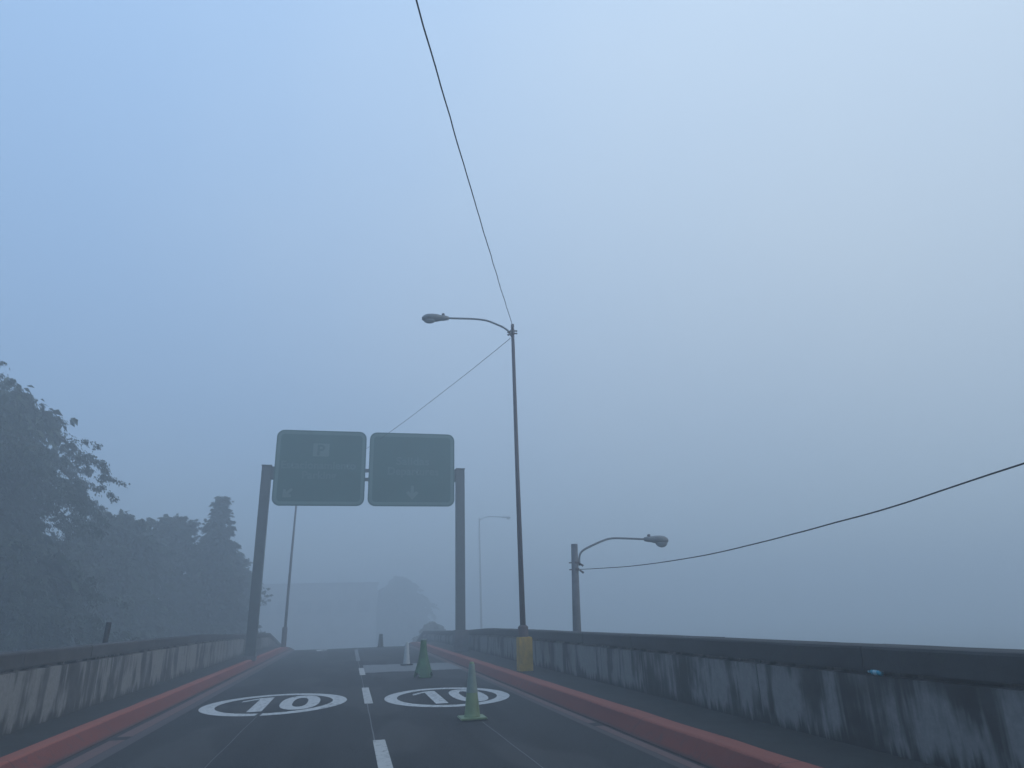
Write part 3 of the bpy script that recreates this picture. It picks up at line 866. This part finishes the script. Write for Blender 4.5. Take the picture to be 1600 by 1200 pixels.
tree('cypress_tree', 'pointed tree with a thin lopsided spire just left of the gantry post', (-9.0, 50.0, -5), 9.6, 3.0, spire, 170, 0.16, 13, M_LEAF, 63, droop=0.1, upturn=0.6, lean=(0.1, 0))
tree('leafy_tree', 'lower bushy tree behind the left gantry post', (-8.9, 55.0, -5), 6.2, 2.8, dome, 110, 0.17, 12, M_LEAF2, 71, droop=0.1, upturn=0.5)
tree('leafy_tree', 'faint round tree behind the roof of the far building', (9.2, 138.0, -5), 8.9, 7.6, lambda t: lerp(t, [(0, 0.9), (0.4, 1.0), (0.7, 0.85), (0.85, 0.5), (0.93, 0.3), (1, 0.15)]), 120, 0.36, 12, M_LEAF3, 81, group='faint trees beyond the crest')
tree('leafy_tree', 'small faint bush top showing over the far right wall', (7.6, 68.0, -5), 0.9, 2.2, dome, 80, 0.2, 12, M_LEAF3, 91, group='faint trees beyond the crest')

# ------------------------------------------------------------------ far building in the fog
b = empty('building', (-4, 139, -5), 'faint flat roofed building looming in the fog beyond the crest', 'building')
bm = bmesh.new(); box(bm, -17.0, 4.7, 130, 148, -5.6, 7.3); link('wall', bm, M_BLD, b)
bm = bmesh.new(); box(bm, -17.2, 4.9, 129.8, 148.2, 7.302, 7.8, 0.03); link('roof', bm, M_BLDROOF, b)
for k in range(6):
    x = -15.8 + k * 3.4
    bm = bmesh.new()
    box(bm, x, x + 2.4, 129.93, 129.997, 2.6, 4.9, 0.01)
    w = link('window', bm, M_BLDROOF, b)
    bm = bmesh.new(); box(bm, x + 0.08, x + 2.32, 129.915, 129.928, 2.68, 4.82); link('pane', bm, M_GLASS, w)

# ------------------------------------------------------------------ fog: one even volume round everything
bm = bmesh.new(); box(bm, -300, 300, -260, 340, -6.6, 14.0)
hz = tag(link('haze', bm, None), kind='stuff')
mh = bpy.data.materials.new('fog'); mh.use_nodes = True
nt = mh.node_tree
nt.nodes.remove(nt.nodes['Principled BSDF'])
pv = nt.nodes.new('ShaderNodeVolumePrincipled')
pv.inputs['Color'].default_value = (0.72, 0.785, 0.838, 1)
pv.inputs['Density'].default_value = 0.0182
pv.inputs['Anisotropy'].default_value = 0.25
nt.links.new(pv.outputs['Volume'], nt.nodes['Material Output'].inputs['Volume'])
hz.data.materials.append(mh)

# ------------------------------------------------------------------ light
OVC_L, OVC_R = (0.415, 0.64, 0.98), (0.775, 0.905, 1.01)
OVC_LO, OVC_HI = 1.65, 4.5
SUN_EL, SUN_AZ = R(20), R(115)          # azimuth clockwise from +Y
w = bpy.data.worlds.new('World'); SC.world = w; w.use_nodes = True
nt = w.node_tree
bg = nt.nodes['Background']
sky = nt.nodes.new('ShaderNodeTexSky'); sky.sky_type = 'NISHITA'; sky.sun_disc = False
sky.sun_elevation = SUN_EL; sky.sun_rotation = SUN_AZ
sky.altitude = 1500; sky.air_density = 1.0; sky.dust_density = 1.0; sky.ozone_density = 2.0
# thick overcast above the fog: dim and blue towards the horizon, brighter overhead and on the side of the hidden sun
tc = nt.nodes.new('ShaderNodeTexCoord')
sp = nt.nodes.new('ShaderNodeSeparateXYZ'); nt.links.new(tc.outputs['Generated'], sp.inputs[0])
side = math_(nt, 'ADD', math_(nt, 'MULTIPLY', sp.outputs['X'], 0.80), math_(nt, 'MULTIPLY', sp.outputs['Y'], -0.15))
cloud_noise = noise(nt, tc.outputs['Generated'], 1.6, 3, 0.5)
side = math_(nt, 'ADD', side, math_(nt, 'MULTIPLY', math_(nt, 'SUBTRACT', cloud_noise, 0.5), 0.5))
tint = ramp(nt, sstep(nt, side, -0.55, 0.75), [(0.0, OVC_L), (1.0, OVC_R)])
up = math_(nt, 'MAXIMUM', sp.outputs['Z'], 0.0)
grad = math_(nt, 'ADD', OVC_LO, math_(nt, 'MULTIPLY', math_(nt, 'POWER', up, 0.8), OVC_HI))
vm = nt.nodes.new('ShaderNodeVectorMath'); vm.operation = 'SCALE'
nt.links.new(tint, vm.inputs[0]); nt.links.new(grad, vm.inputs['Scale'])
nt.links.new(mix(nt, 0.80, sky.outputs['Color'], vm.outputs[0]), bg.inputs['Color'])
bg.inputs['Strength'].default_value = 0.12
sl = bpy.data.lights.new('sun', 'SUN'); sl.energy = 0.5; sl.angle = R(25); sl.color = (1.0, 0.95, 0.88)
so = bpy.data.objects.new('sun', sl); COL.objects.link(so)
dv = Vector((math.sin(SUN_AZ) * math.cos(SUN_EL), math.cos(SUN_AZ) * math.cos(SUN_EL), math.sin(SUN_EL)))
so.rotation_euler = dv.to_track_quat('Z', 'Y').to_euler(); so.location = (30, 20, 40)

# ------------------------------------------------------------------ camera
cam = bpy.data.cameras.new('camera'); co = bpy.data.objects.new('camera', cam); COL.objects.link(co)
cam.sensor_width = 36; cam.lens = 36 * 1056 / 1600; cam.clip_start = 0.05; cam.clip_end = 2000
Yc = Vector((546 - 800, 968 - 600, 1056)).normalized()
Uc = Vector((707 - 800, -2496 - 600, 1056)); Uc = (Uc - Yc * Uc.dot(Yc)).normalized()
Xc = Yc.cross(Uc)
if Xc.x < 0: Xc = -Xc
right = Vector((Xc.x, Yc.x, Uc.x)); down = Vector((Xc.y, Yc.y, Uc.y)); fwd = Vector((Xc.z, Yc.z, Uc.z))
mw = Matrix.Identity(4)
for i in range(3):
    mw[i][0] = right[i]; mw[i][1] = -down[i]; mw[i][2] = -fwd[i]
mw[2][3] = 1.5
co.matrix_world = mw
SC.camera = co

SC.render.engine = 'CYCLES'
SC.cycles.max_bounces = 8; SC.cycles.diffuse_bounces = 3; SC.cycles.volume_bounces = 4
SC.cycles.use_denoising = True
SC.cycles.sample_clamp_indirect = 5
SC.view_settings.view_transform = 'Standard'; SC.view_settings.look = 'None'
SC.view_settings.exposure = 0.92; SC.view_settings.gamma = 1.0
